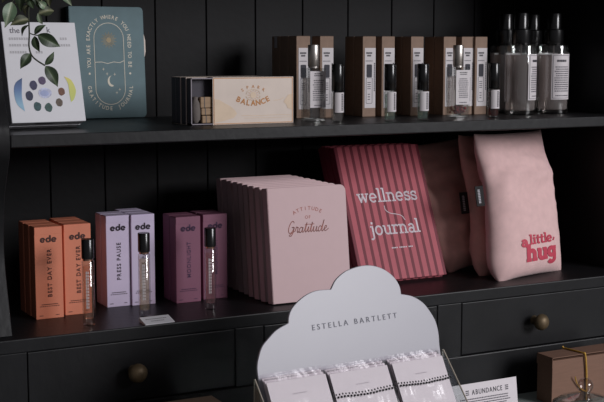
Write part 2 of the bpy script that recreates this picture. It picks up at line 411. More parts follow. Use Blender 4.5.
dup(p1, (.7825, 2.038, 0), 'plum perfume carton behind the left front plum carton', group=gP)
dup(p1, (.8385, 2.047, 0), 'plum perfume carton behind the right front plum carton', group=gP)

def vial(label, liq, x, y):
    t = thing('perfume_vial', label, 'bottle', (x, y, 0), group='glass perfume vials in front of the cartons')
    r = .0102
    b = MB(); b.lathe([(r*.75, 0), (r, .0015), (r, .107), (r*.9, .1085), (r*.6, .1085)], seg=24); b.build('glass_tube', 'bottleglass', t, 0, 40)
    b = MB(); b.lathe([(r*.70, .012), (r*.78, .014), (r*.78, .0985), (r*.70, .1)], seg=20); b.build('scent', liq, t, 0, 40)
    b = MB(); b.lathe([(r*.8, .1086), (r*.8, .113)], seg=20); b.build('collar', 'rosegold', t, 0, 40)
    b = MB(); b.lathe([(r*.92, .1115), (r, .1122), (r, .1430), (r*.94, .1440)], seg=24); b.build('cap', 'blackcap', t, 0, 40)
    b = MB(); fr = Fr((0, 0, 0), (1, 0, 0), (0, 0, 1))                   # fine vertical print wrapped on the tube
    def wrap(v): a = v.x/r; return Vector((math.sin(a)*(r+.0003), -math.cos(a)*(r+.0003), v.z))
    for j in range(12):
        z = .03+j*.0052; b.bar(fr, -.0068, -.0044, z, z+.0044); b.bar(fr, -.0036, -.0022, z+.0005, z+.0040)
    b.build('print', 'label', t, fn=wrap)
    return t
vial('slim glass perfume vial with peach scent before the orange cartons', 'liqamber', .5915, 1.910)
vial('slim glass perfume vial with straw scent before the lilac cartons', 'liqgold', .6965, 1.932)
vial('slim glass perfume vial with pinkish scent before the plum cartons', 'liqpink', .8185, 1.934)

b = MB(); b.prism([(0, 0), (.028, 0), (.028, .0075), (0, .0012)], 0, .052, 'x'); fr = Fr((0, 0, .0014), (1, 0, 0), (0, .028, .0063))
for k, (y, n) in enumerate(((.017, 11), (.009, 7))):
    for j in range(n): b.bar(fr, .026+(j-n/2)*.0034, .026+(j-n/2)*.0034+.0024, y, y+.0022, 1)
o = b.build('price_card', ['whitecard', 'print']); tag(o, 'small white wedge shaped price card lying on the deck edge before the lilac cartons', 'card')
o.location = (.6735, 1.8665, .0002); o.rotation_euler = (0, 0, R(1.5))

# ------------------------------------------------------------------ gratitude journals
def rounded(w, h, r, n=5, which=(1, 1, 1, 1)):
    pts = []
    for (cx, cy, a0, on) in ((r, r, 180, which[0]), (w-r, r, 270, which[1]), (w-r, h-r, 0, which[2]), (r, h-r, 90, which[3])):
        if on: pts += arc(cx, cy, r, r, a0, a0+90, n)
        else: pts.append(((0 if cx == r else w), (0 if cy == r else h)))
    return pts
def script_gratitude(b, fr, x, z, s, m=0):
    L = [  # G r a t i t u d e as one pen line each
        [(.62, 1.28), (.5, 1.5), (.25, 1.45), (.02, 1.0), (-.05, .45), (.12, .03), (.42, .08), (.66, .45), (.70, .72), (.42, .70), (.72, .72), (.66, .1), (.45, -.35), (.2, -.3), (.5, .02), (.95, .25)],
        [(.95, .25), (1.02, .62), (1.1, .78), (1.2, .66), (1.32, .68), (1.26, .25), (1.36, .02), (1.5, .2)],
        [(1.98, .55), (1.78, .7), (1.56, .5), (1.55, .12), (1.75, .02), (1.95, .3), (2.02, .66), (1.98, .15), (2.12, .03), (2.3, .3)],
        [(2.3, .3), (2.5, 1.25), (2.42, .3), (2.5, .02), (2.7, .25)], [(2.25, .95), (2.78, 1.02)],
        [(2.7, .25), (2.84, .68), (2.82, .15), (2.95, .03), (3.1, .25)], [(2.92, .98), (2.95, 1.04)],
        [(3.1, .25), (3.3, 1.25), (3.22, .3), (3.3, .02), (3.5, .25)], [(3.05, .95), (3.58, 1.02)],
        [(3.5, .25), (3.62, .68), (3.6, .18), (3.74, .03), (3.95, .25), (4.04, .68), (4.02, .15), (4.15, .03), (4.3, .2)],
        [(4.74, .55), (4.56, .7), (4.34, .5), (4.33, .12), (4.52, .02), (4.74, .35), (4.98, 1.45), (4.84, .2), (4.96, .02), (5.15, .25)],
        [(5.15, .25), (5.45, .45), (5.42, .68), (5.25, .6), (5.2, .2), (5.38, .02), (5.62, .15), (5.8, .32)]]
    for l in L:
        pts = [(x+(p[0]+.22*p[1])*s, z+p[1]*s) for p in smooth([Vector(q) for q in l], 5)]
        b.ribbon(fr, pts, s*.095, m)
def arctext(b, fr, txt, cx, cy, r, size, a0, a1, m=0, bold=0, inside=False):
    n = len(txt)
    for i, ch in enumerate(txt):
        if ch == ' ': continue
        a = R(a0+(a1-a0)*(i+.5)/n)
        x, y = cx+r*math.cos(a), cy+r*math.sin(a); rot = a-PI/2 if not inside else a+PI/2
        b.text(fr, ch, size, x, y, m, 'c', rot, bold)
def gratitude(label):
    w, h, d = .160, .206, .0195
    t = thing('gratitude_journal', label, 'book', group='blush gratitude journals in a row')
    b = MB()                                                             # cover: boards, spine strip with rounded fore-edge corners
    out = rounded(w, h, .012, 5, (0, 1, 1, 0))
    b.prism(out, -d, -d+.0022, 'y'); b.prism(out, -.0022, 0, 'y'); b.box(0, .003, -d, 0, 0, h)
    b.build('cover', 'pinkbook', t, .0008, 35)
    b = MB(); b.prism(rounded(w-.006, h-.0045, .010, 5, (0, 1, 1, 0)), -d+.0022, -.0022, 'y')
    pg = b.build('pages', 'paper', t, 0, 35); pg.location = (.003, 0, .003)
    fr = front(0, 0, -d); b = MB()
    arctext(b, fr, 'ATTITUDE', .079, .110, .0535, .0094, 122, 58, 0, .008)
    b.text(fr, 'OF', .0082, .079, .1478, 0, 'c', 0, .006, 1, 1.5); b.build('title', 'rose', t); b = MB()
    script_gratitude(b, fr, .0385, .1235, .0139)
    b.build('script_title', 'rose', t)
    return t
LG = R(-7)
g1 = gratitude('blush pink gratitude journal at the front of its row, its printed cover in full view')
g1.location = (.9275, 1.929, 0); g1.rotation_euler = (LG, 0, 0)
ordn = ['second', 'third', 'fourth', 'fifth', 'sixth', 'seventh', 'eighth', 'ninth']
for k in range(1, 9):
    lab = f'blush pink gratitude journal, {ordn[k-1]} from the front of the row' if k < 8 else 'blush pink gratitude journal at the very back of the row'
    dup(g1, (.9265+random.uniform(-.003, .002), 1.929+.0248*k, 0), lab, (LG+R(random.uniform(-.5, .5)), 0, R(random.uniform(-.4, .4))))

# ------------------------------------------------------------------ wellness journals
def slab(b, fr, txt, x, z, s, m=0, w=.17, sl=.0, fn=None):
    def L(pts, ww=None):
        P = [(x+cx*s+p[0]*s, z+p[1]*s) for p in pts]; b.ribbon(fr, P, (ww or w)*s, m)
    cx = 0; sw = w*.8
    for ch in txt:
        if ch == ' ': cx += .5; continue
        if ch == 'w':
            L([(.08, 1), (.34, .05)]); L([(.34, .05), (.62, .85)], w*.7); L([(.62, .85), (.9, .05)]); L([(.9, .05), (1.16, 1)], w*.7)
            L([(-.08, .96), (.3, .96)], sw); L([(.48, .96), (.74, .96)], sw); L([(.96, .96), (1.32, .96)], sw); adv = 1.36
        elif ch == 'e':
            L(arc(.45, .5, .38, .46, 0, 312, 16)); L([(.07, .5), (.83, .5)], w*.75); adv = .98
        elif ch == 'l':
            L([(.24, .02), (.24, 1.52)]); L([(.02, 1.5), (.24, 1.5)], sw); L([(.0, .05), (.48, .05)], sw); adv = .52
        elif ch in 'nh':
            L([(.22, .02), (.22, 1.0 if ch == 'n' else 1.5)]); L(arc(.53, .6, .31, .35, 170, 0, 10)+[(.84, .02)])
            L([(.0, .96 if ch == 'n' else 1.46), (.24, .96 if ch == 'n' else 1.46)], sw); L([(.02, .05), (.44, .05)], sw); L([(.64, .05), (1.06, .05)], sw); adv = 1.12
        elif ch == 's':
            L([(p[0], p[1]) for p in smooth([Vector(q) for q in ((.66, .8), (.42, .95), (.14, .84), (.16, .6), (.42, .5), (.66, .38), (.66, .14), (.4, .04), (.1, .2))], 4)])
            L([(.68, .68), (.68, 1.0)], w*.6); L([(.08, .0), (.08, .34)], w*.6); adv = .8
        elif ch == 'j':
            L([(.3, 1.0), (.3, -.2)]+arc(.08, -.2, .22, .24, 0, -120, 6)); L([(.06, .96), (.3, .96)], sw); L([(.3, 1.26), (.3, 1.42)], w*1.2); adv = .52
        elif ch == 'i':
            L([(.24, .02), (.24, 1.0)]); L([(.02, .96), (.24, .96)], sw); L([(.0, .05), (.48, .05)], sw); L([(.24, 1.26), (.24, 1.42)], w*1.2); adv = .52
        elif ch == 't':
            L([(.26, 1.35), (.26, .25)]+arc(.46, .25, .2, .2, 180, 300, 6)); L([(.02, .93), (.6, .93)], sw); adv = .68
        elif ch == 'o':
            L(arc(.46, .5, .38, .46, 0, 360, 18)); adv = .98
        elif ch == 'u':
            L([(.2, .96), (.2, .38)]+arc(.5, .38, .3, .33, 180, 360, 10)); L([(.8, .98), (.8, .02)]); L([(.0, .95), (.22, .95)], sw); L([(.58, .95), (.82, .95)], sw); L([(.8, .05), (1.0, .05)], sw); adv = 1.06
        elif ch == 'r':
            L([(.22, .02), (.22, 1.0)]); L(arc(.52, .62, .3, .34, 175, 45, 8)); L([(.0, .96), (.24, .96)], sw); L([(.0, .05), (.52, .05)], sw); adv = .78
        elif ch == 'a':
            L([(.12, .82)]+arc(.4, .66, .28, .29, 130, 0, 8)+[(.68, .04)]); L(arc(.38, .29, .29, .25, 0, 360, 14)); L([(.66, .05), (.9, .05)], sw); adv = .92
        elif ch == 'g':
            L(arc(.42, .58, .33, .37, 0, 360, 16)); L([(.78, 1.0), (.78, -.15)]+arc(.44, -.15, .34, .28, 0, -150, 9)); L([(.76, .96), (.98, .96)], sw); adv = 1.0
        cx += adv+.06
    return cx*s
def slabw(txt):                                                          # advance only
    return slab(MB(), Fr((0, 0, 0), (1, 0, 0), (0, 0, 1)), txt, 0, 0, 1)
def wellness(label):
    w, h, d = .196, .276, .0185
    t = thing('wellness_journal', label, 'book', group='striped wellness journals leaning in a pile')
    b = MB(); b.box(0, w, -d, -d+.0025, 0, h); b.box(0, w, -.0025, 0, 0, h); cov = b.build('cover', 'stripe', t, .0008)
    b = MB(); b.box(-.0006, .003, -d+.0001, -.0001, .0004, h-.0004); b.build('spine', 'winecover', t, .0006)
    b = MB(); b.box(.003, w-.004, -d+.0025, -.0025, .004, h-.004); b.build('pages', 'paper', t)
    fr = front(0, 0, -d); b = MB()
    s = .137/slabw('wellness'); slab(b, fr, 'wellness', .0305, .1585, s, 0, .2); b.build('title', 'white_ink', t); b = MB()
    s2 = .115/slabw('journal'); slab(b, fr, 'journal', .0435, .0915, s2, 0, .2); b.build('title', 'white_ink', t); b = MB()
    sw = smooth([Vector(q) for q in ((.086, .150), (.087, .141), (.096, .134), (.110, .131), (.121, .127), (.127, .118))], 5)
    b.ribbon(fr, sw, .0014); b.build('swash', 'white_ink', t); b = MB()
    x = .083
    for n in (4, 5, 3): 
        for j in range(n): b.bar(fr, x, x+.0026, .0620, .0645); x += .0036
        x += .003
    b.build('fine_print', 'white_ink', t)
    return t
LW = R(-24)
w1 = wellness('striped wine-red wellness journal at the front of its leaning pile, white title showing')
w1.location = (1.1555, 2.0075, 0); w1.rotation_euler = (LW, 0, 0)
for k in range(1, 3):
    lab = f'striped wine-red wellness journal, {ordn[k-1]} from the front of the leaning pile' if k < 2 else 'striped wine-red wellness journal at the back of the leaning pile'
    dup(w1, (1.1555-.0022*k, 2.0075+.0204*k, 0), lab, (LW, 0, R((0, .4, -.3, .3, 0)[k])))

# ------------------------------------------------------------------ heat packs
def bag(name_label, loc, rot, w, h, T, seed, colour, letters=False, tagz=None, shear=0):
    t = thing('heat_pack', name_label, 'heat pack', loc, rot, 'pink linen heat packs')
    NU, NV = 34, 44; off = Vector((seed*3.1, seed*1.7, 0))
    def surf(u, v, side):                                                # u across -1..1, v up 0..1
        e = 1-abs(u)**3.2; f = 1-abs(2*v-1)**5
        th = T*(max(0, e)**.55)*(max(0, f)**.5)*(1.15-.45*v)
        pin = 1-.05*math.sin(PI*v)-.02*v
        x = w/2+u*w/2*pin+shear*v
        z = v*h
        z += .010*(abs(u)**3)*((1 if v < .5 else -.6)*(-1))*(abs(2*v-1)**3)*.6
        q = Vector((x*9, v*7, side))+off
        wr = noise.noise(q)*.0095+noise.noise(q*2.3)*.0070+noise.noise(Vector((x*14, v*34, side*2))+off)*.0026*(1-v*.2)
        wr *= min(1, 5*(1-abs(u)))*min(1, 5*v, 5*(1-v))*(.25+.75*min(1, max(0, (v-.34)/.25)) if letters else 1)
        x += noise.noise(Vector((v*4, seed, 2)))*.006
        if u < 0: x += .020*abs(u)*(max(0, .16-v)/.16)**2
        return Vector((x, side*(th/2+wr)+.004*math.sin(v*PI*2+seed), z))
    b = MB()
    for side in (-1, 1):
        for i in range(NU):
            for j in range(NV):
                us = [math.sin(PI/2*(2*k/NU-1)) for k in (i, i+1)]; vs = [.5+.5*math.sin(PI/2*(2*k/NV-1)) for k in (j, j+1)]
                q = [surf(us[0], vs[0], side), surf(us[1], vs[0], side), surf(us[1], vs[1], side), surf(us[0], vs[1], side)]
                b.face(q if side < 0 else q[::-1])
    body = b.build('cushion', colour, t, 0, 180, weld=True)
    if tagz:
        b = MB(); z0, z1 = tagz; b.box(-.020, .004, -.0008, .0008, z0, z1)
        fr = Fr((-.020, -.0012, z0), (1, 0, 0), (0, 0, 1))
        for j in range(9): b.bar(fr, .006, .0125, .006+j*(z1-z0-.012)/9, .006+(j+.65)*(z1-z0-.012)/9, 1)
        b.build('side_tag', ['blacktag', 'palegrey'], t, .0004, fn=lambda v: v+Vector((shear*v.z/h, 0, 0)))
    if letters:
        b = MB(); fr = Fr((0, 0, 0), (1, 0, 0), (0, 0, 1))
        s = .074/slabw('little'); slab(b, fr, 'a', .064, .080, .0190, 0, .34); slab(b, fr, 'little', .087, .084, s, 0, .32)
        s = .098/slabw('hug'); slab(b, fr, 'hug', .076, .038, s, 0, .40)
        b.ribbon(fr, [(.164, .086), (.168, .094)], .004)
        def put(v):
            vv = max(.01, min(.99, v.z/h)); u = (v.x-w/2-shear*vv)/(w/2)/.96; s0 = surf(max(-.98, min(.98, u)), vv, -1)
            return Vector((v.x, s0.y-.0012, v.z))
        b.v = [Vector((v.x, v.y, .0205+(v.z-.0267)*.69)) for v in b.v]
        # subdivide each stroke face so the print follows the cloth
        b2 = MB()
        for f in b.f:
            q = [b.v[k] for k in f]
            for i in range(3):
                for jj in range(2):
                    def bl(a, c): return (q[0]*(1-a)+q[1]*a)*(1-c)+(q[3]*(1-a)+q[2]*a)*c
                    b2.face([bl(i/3, jj/2), bl((i+1)/3, jj/2), bl((i+1)/3, (jj+1)/2), bl(i/3, (jj+1)/2)])
        b2.build('lettering', 'redink', t, fn=put)
    return t
bag('pale pink linen heat pack at the front with raspberry lettering, leaning on the others', (1.4065, 1.910, .001), (R(-15), 0, R(14)), .217, .291, .074, 1, 'linen', True, (.150, .190), .024)
bag('middle dusty pink heat pack with a black side tag, squeezed behind the lettered one', (1.408, 1.972, .001), (R(-17), R(2), R(14)), .198, .288, .066, 2, 'linen2', False, (.128, .172), .030)
bag('rearmost dusty pink heat pack, slumped beside the striped journals', (1.372, 2.036, .001), (R(-23), R(-4), R(12)), .205, .270, .064, 3, 'linen2')

# ------------------------------------------------------------------ upper shelf: card deck and teal journal
wbl, wbr = Vector((.4855, 2.022, ZS)), R(-14)
wb = thing('card_deck_box', 'white card deck box with printed gems, tilted back behind the trailing vine', 'box', wbl, (wbr, 0, R(5)))
w, h, d = .128, .1690, .050
wm = Matrix.Translation(wbl) @ Matrix.Rotation(R(5), 4, 'Z') @ Matrix.Rotation(wbr, 4, 'X')
b = MB(); b.box(0, w, -d, -.004, 0, h); b.build('box', 'whitecard', wb, .0012)
b = MB(); b.box(-.0008, w+.0008, -.022, 0, -.0008, h+.0008); b.build('lid', 'whitecard', wb, .0012)
fr = front(0, 0, -d); b = MB()
def blob(cx, cz, rx, rz, n=14, j=.08): return [(cx+rx*math.cos(2*PI*k/n)*random.uniform(1-j, 1+j), cz+rz*math.sin(2*PI*k/n)*random.uniform(1-j, 1+j)) for k in range(n)]
def px2(px, py):                                                         # a spot of the printed face, measured in the face itself
    q = wm.inverted() @ onplane(px, py, wm @ Vector((0, -d, 0)), wm.to_3x3() @ Vector((0, 1, 0))); return (q.x, q.z)
for k, (px, py, rx, ry) in enumerate(((42, 80.5, 4, 4), (33.5, 85.3, 4, 4.6), (29.5, 96, 4, 4.7), (37.5, 106.7, 4, 4.5), (48.6, 107.5, 4, 4.3), (59.3, 102.5, 3.8, 3.8), (61.5, 91.7, 3.6, 3.8))):
    c = px2(px, py); b.poly(fr, blob(c[0], c[1], rx*.00165, ry*.00176), k)
c = px2(45, 93); b.poly(fr, blob(c[0], c[1], 6.8*.0017, 5*.00176, 18, .02), 7)
b.poly(fr, blob(c[0]-.001, c[1]-.0005, 4.4*.0017, 2.8*.00176, 16, .05), 8, .0002)
def cres(a, mid0, mid1, c, m):
    P = smooth([Vector(px2(*q)) for q in (a, mid0, c)], 6)+smooth([Vector(px2(*q)) for q in (c, mid1, a)], 6)[1:-1]
    return P
P = cres((22, 78), (14.5, 92), (20.5, 92), (25, 111.5), 0); P2 = smooth([Vector(px2(*q)) for q in ((22, 78), (15.5, 83), (14, 92), (17, 104), (25, 111.5))], 5), smooth([Vector(px2(*q)) for q in ((22, 78), (21.8, 88), (22, 98), (25, 111.5))], 7)
def strip(A, B, m):
    n = min(len(A), len(B))
    for i in range(n-1):
        a0, a1 = A[int(i*(len(A)-1)/(n-1))], A[int((i+1)*(len(A)-1)/(n-1))]; b0, b1 = B[int(i*(len(B)-1)/(n-1))], B[int((i+1)*(len(B)-1)/(n-1))]
        b.poly(fr, [a0, a1, b1, b0], m)
strip(P2[0], P2[1], 9)
A = smooth([Vector(px2(*q)) for q in ((64, 76.5), (68, 84), (69.5, 94), (71, 102))], 6); B = smooth([Vector(px2(*q)) for q in ((64, 76.5), (71, 80), (75.8, 90), (74, 99), (71, 102))], 5)
strip(A, B, 10)
b.build('gem_print', GEMS[:7]+[GEMS[7], 'palegem', 'bluegem', 'yelgem'], wb)
b = MB()
c = px2(9.5, 33); b.text(fr, 'the', .0135, c[0], c[1], 0, 'l', 0, .004)
c = px2(46.5, 32.5); b.text(fr, 'k', .0135, c[0], c[1], 0, 'l', 0, .004)
for r_, (y0, segs) in enumerate(((40, ((9, 28), (60, 66))), (46.5, ((9.5, 20), (23, 30), (56, 69))), (53.5, ((10, 27), (36, 42))))):
    for a0, a1 in segs:
        x = a0
        while x < a1: c = px2(x, y0); b.bar(fr, c[0], c[0]+.0030, c[1], c[1]+.0042, 1); x += 2.5
b.build('lettering', ['print', 'softgrey'], wb)
c = px2(43, 124)
b = MB(); b.poly(Fr((0, 0, 0), (1, 0, 0), (0, 1, 0)), [(.040, -d+.006), (.078, -d+.006), (.072, -d+.012), (.046, -d+.012)], 0)
o = b.build('underside_mark', 'print', wb); o.location.z = -.0005

yT = 2.237
tl, tr, br = at(70, 6, yT), at(143.3, 7, yT), at(147, 118.3, yT)
w, h, d = br.x-at(72.8, 118, yT).x, tl.z-ZS, .017
tj = thing('teal_journal', 'teal clothbound journal with pale arched lettering, standing beside the white box', 'book', (br.x-w, yT+.017, ZS), (R(-4), 0, 0))
b = MB(); out = rounded(w, h, .008, 4, (0, 1, 1, 0))
b.prism(out, -d, -d+.0024, 'y'); b.prism(out, -.0024, 0, 'y'); b.box(0, .003, -d, 0, 0, h); b.build('cover', 'teal', tj, .0008, 35)
b = MB(); b.prism(rounded(w-.007, h-.006, .007, 4, (0, 1, 1, 0)), -d+.0024, -.0024, 'y'); o = b.build('pages', 'paper', tj, 0, 35); o.location = (.003, 0, .003)
b = MB(); b.prism([(w-.004, h*.54), (w+.002, h*.55), (w+.0045, h*.60), (w+.0045, h*.70), (w+.002, h*.755), (w-.004, h*.77)], -d*.72, -d*.3, 'y'); o = b.build('ribbon_loop', 'cream', tj, .0005); o['label'] = 'cream fabric loop at the fore-edge'
fr = front(0, 0, -d); b = MB()
cx = w*.52; rs = .0292; z0, z1 = .055, .151                              # stadium: centres of the two half-circles
def stadium(r, n=16): return arc(cx, z1, r, r, 0, 180, n)+arc(cx, z0, r, r, 180, 360, n)
b.ribbon(fr, stadium(rs), .0011, 0, 0, True)
b.ribbon(fr, [(cx-rs, .106), (cx-.016, .1065), (cx-.004, .1035), (cx+.008, .1065), (cx+.02, .105), (cx+rs, .109)], .0011)
b.build('oval_frame', 'goldink', tj); b = MB()
def along(r, s):                                                         # point and heading after length s, clockwise from the left middle
    half = (z1-z0)/2; arcl = PI*r
    if s < half: return (cx-r, (z0+z1)/2+s), PI/2
    s -= half
    if s < arcl: a = PI-s/r; return (cx+r*math.cos(a), z1+r*math.sin(a)), a-PI/2
    s -= arcl
    return (cx+r, z1-s), -PI/2
txt = 'YOU ARE EXACTLY WHERE YOU NEED TO BE'; ro = .0372
tot = (z1-z0)+PI*ro+.016; step = tot/len(txt)
for i, ch in enumerate(txt):
    s_ = (i+.5)*step-.008
    if ch != ' ':
        p, hd = along(ro, max(0, s_)); 
        if s_ < 0: p = (p[0], p[1]+s_)
        b.text(fr, ch, .0102, p[0], p[1], 0, 'c', hd, .012, .9)
for sx in (-1, 1): b.poly(fr, arc(cx+sx*(ro+.003), (z0+z1)/2-.0185, .0021, .0021, 0, 360, 10)[:-1], 0)
txt = 'GRATITUDE JOURNAL'; ri = .0445
for i, ch in enumerate(txt):
    if ch != ' ':
        a = 176+(364-176)*(i+.5)/len(txt); b.text(fr, ch, .0102, cx+ri*math.cos(R(a)), z0+ri*math.sin(R(a))+.0045, 0, 'c', R(a)+PI/2, .012, .9)
b.build('lettering', 'goldink', tj); b = MB()
for k in range(28):
    a = 2*PI*k/28; r1 = .0062; r2 = .0155 if k % 2 else .012
    b.ribbon(fr, [(cx+r1*math.cos(a), .148+r1*math.sin(a)), (cx+r2*math.cos(a), .148+r2*math.sin(a))], .0008, 1)
b.poly(fr, arc(cx, .148, .0052, .0052, 0, 360, 18)[:-1], 1)
b.build('sun_print', ['goldink', 'sunink'], tj); b = MB()
A = arc(cx+.003, .070, .0085, .0105, 105, 285, 12); B = arc(cx+.0055, .072, .0072, .0092, 115, 275, 12)
for i in range(12): b.poly(fr, [A[i], A[i+1], B[i+1], B[i]], 0)
for (x, z) in ((-.013, .093), (-.006, .084), (.012, .048), (.018, .054), (.009, .083)):
    b.ribbon(fr, [(cx+x-.002, z), (cx+x+.002, z)], .0008); b.ribbon(fr, [(cx+x, z-.0024), (cx+x, z+.0024)], .0008)
b.build('moon_print', 'goldink', tj)

# ------------------------------------------------------------------ sliding gift boxes
def slide_box(label, x, y, shift):
    t = thing('slide_box', label, 'box', (x, y, ZS), group='cream sliding boxes in a row')
    W, H_, D_ = .157, .083, .0215
    b = MB()                                                             # sleeve: four walls, open ends
    k = .0008
    b.box(0, W, 0, k, 0, H_); b.box(0, W, D_-k, D_, 0, H_); b.box(0, W, 0, D_, 0, k); b.box(0, W, 0, D_, H_-k, H_)
    sl = b.build('sleeve', 'cream', t, .0003)
    fr = front(0, 0, 0); b = MB()
    b.ribbon(fr, [(.002, .002), (W-.002, .002), (W-.002, H_-.002), (.002, H_-.002)], .0012, 2, 0, True)
    for hills in ([(.003, .004), (.003, .045), (.012, .044), (.024, .037), (.034, .032), (.042, .025), (.046, .019), (.040, .012), (.022, .007)],
                  [(W-.003, .024), (W-.003, .052), (W-.010, .051), (W-.016, .044), (W-.020, .038), (W-.014, .033), (W-.012, .027)], ):
        b.poly(fr, hills, 1)
    b.ribbon(fr, [(.055, .0155), (.09, .0145), (.13, .0155), (W-.004, .0145)], .0009, 1); b.ribbon(fr, [(.06, .011), (.11, .0105), (W-.004, .011)], .0007, 1)
    b.ribbon(fr, [(.118, .041), (.13, .042), (.138, .046)], .0010, 1)
    c = .0775
    arctext(b, fr, 'SPARK', c, .027, .0365, .0078, 130, 50, 0, .012)
    arctext(b, fr, 'BALANCE', c, .098, .0655, .0132, 238, 302, 0, .03, True)
    b.ribbon(fr, arc(c, .0525, .0135, .0085, 0, 180, 12), .0012, 1); b.ribbon(fr, arc(c, .0495, .0135, .0078, 180, 360, 12), .0012, 1)
    b.poly(fr, arc(c, .051, .0058, .0058, 0, 360, 14)[:-1], 1)
    for a in range(0, 360, 30): b.ribbon(fr, [(c+.007*math.cos(R(a)), .051+.007*math.sin(R(a))), (c+.0105*math.cos(R(a)), .051+.0085*math.sin(R(a)))], .0008, 2)
    b.build('gold_print', ['gold', 'palegold', 'edgegold'], sl)
    b = MB(); x0 = -shift; x1 = x0+W-.002; e = .0012; f = .0016
    b.box(x0, x1, D_-.003, D_-.0012, e, H_-e); b.box(x0, x1, e, D_-.0014, e, e+f); b.box(x0, x1, e, D_-.0014, H_-e-f, H_-e)
    b.box(x0, x0+f, e, D_-.0014, e, H_-e); b.box(x1-f, x1, e, D_-.0014, e, H_-e)
    fr = front(0, 0, e, .0003)
    b.bar(fr, x0, x1, e, e+f, 1); b.bar(fr, x0, x1, H_-e-f, H_-e, 1); b.bar(fr, x0, x0+f, e, H_-e, 1)
    b.build('tray', ['tray', 'trayrim'], t, 0)
    return t
XS = .797
slide_box('cream box with gold lettering slid half open at the front, tray of sticks showing', XS+.040, 1.960, .040)
sb = slide_box('closed cream sliding box directly behind the slid-open front box', XS, 1.9835, .001)
dup(sb, (XS-.001, 2.0065, ZS), 'closed cream sliding box, third of the row behind the open one')
dup(sb, (XS, 2.0295, ZS), 'closed cream sliding box at the back of the row')
for k, (z, x, hh, wn) in enumerate(((.0035, .025, .013, 'lowest'), (.0175, .0235, .012, 'middle'), (.030, .022, .019, 'uppermost'))):
    b = MB(); b.box(0, .044, 0, .011, 0, hh); b.box(.006, .009, -.0004, .0114, -.0002, hh+.0004, 1)
    o = b.build('wooden_stick', ['wood', 'pouch'], None, .0015); o.location = (XS+x-.003, 1.9645, ZS+z)
    tag(o, f'{wn} pale wooden stick lying in the slid-open box tray', 'stick', 'wooden sticks in the open tray')
b = MB(); b.lathe([(.004, 0), (.0085, .006), (.0092, .02), (.008, .034), (.0045, .041), (.0055, .045), (.002, .046)], seg=16)
o = b.build('cloth_pouch', 'pouch', None, 0, 50); o.location = (XS+.0115, 1.971, ZS+.004); tag(o, 'tiny grey cloth pouch standing in the slid-open box tray', 'pouch')

# ------------------------------------------------------------------ kraft cartons on the shelf
def kraft_carton(label, x, y):
    t = thing('kraft_carton', label, 'box', (x, y, ZS), group='kraft cartons behind the scent bottles')
    w, h, d = .0295, .156, .034
    b = MB(); b.box(0, w, 0, d, 0, h); b.build('carton', 'kraft', t, .0009)
    b = MB(); b.box(.0006, w-.0006, -.0003, d-.0006, h, h+.0006); b.build('lid_flap', 'kraft', t, .0003)
    fr = front(0, 0, 0); b = MB()
    b.bar(fr, .0045, w-.0006, .017, .134, 0)
    f2 = front(0, 0, 0, .0007)
    for z, n in ((.1225, 6), (.1175, 4), (.108, 7)):
        for j in range(n): b.bar(f2, .0145+(j-n/2)*.0023, .0145+(j-n/2)*.0023+.0017, z, z+(.0032 if z > .11 else .0015), 1 if z > .11 else 2)
    b.poly(f2, [(p[0]+.0085, p[1]+.077) for p in rounded(.0122, .025, .002, 3)], 1)   # pictured roll-on bottle
    b.ribbon(f2, [(p[0]+.0078, p[1]+.026) for p in rounded(.0136, .050, .002, 3)], .0009, 2, 0, True)
    for j in range(4): b.bar(f2, .0105, .0180, .066-j*.004, .0675-j*.004, 2)
    for j in range(3): b.bar(f2, .0115, .0165, .043-j*.005, .0447-j*.005, 2)
    for j in range(16): b.bar(f2, .0252, .0276, .05+j*.0035, .0524+j*.0035, 1)
    b.build('label', ['label', 'darkprint', 'print'], t)
    return t
yK = 2.085
KX = [('leftmost', 296.5), ('second', 320), ('third', 362.5), ('fourth', 381.5), ('fifth', 410.5), ('sixth', 443), ('seventh', 461), ('rightmost', 474.5)]
kc = None
for i, (n, px) in enumerate(KX):
    y = yK-.006*i; x = at(px, 100, y).x
    lab = f'{n} of the eight front kraft scent cartons, counted from the left'
    if kc is None: kc = kraft_carton(lab, x, y)
    else: dup(kc, (x, y, ZS), lab)
    if i in (0, 2, 4, 5):
        bk = dup(kc, (x-.0005, y+.0355, ZS), f'kraft carton tucked behind the {n} front kraft carton', group='kraft cartons in the back row')
        if i == 0: bk2 = dup(kc, (x-.001, y+.071, ZS), 'kraft carton with a strip of tape, at the back of the leftmost kraft stack', group='kraft cartons in the back row')

b = MB(); b.bar(Fr((-.0003, .022, 0), (0, -1, 0), (0, 0, 1)), 0, .012, .134, .156, 0); b.bar(Fr((0, .022, .1568), (1, 0, 0), (0, -1, 0)), 0, .012, 0, .012, 0)
b.build('tape', 'palegrey', bk2)
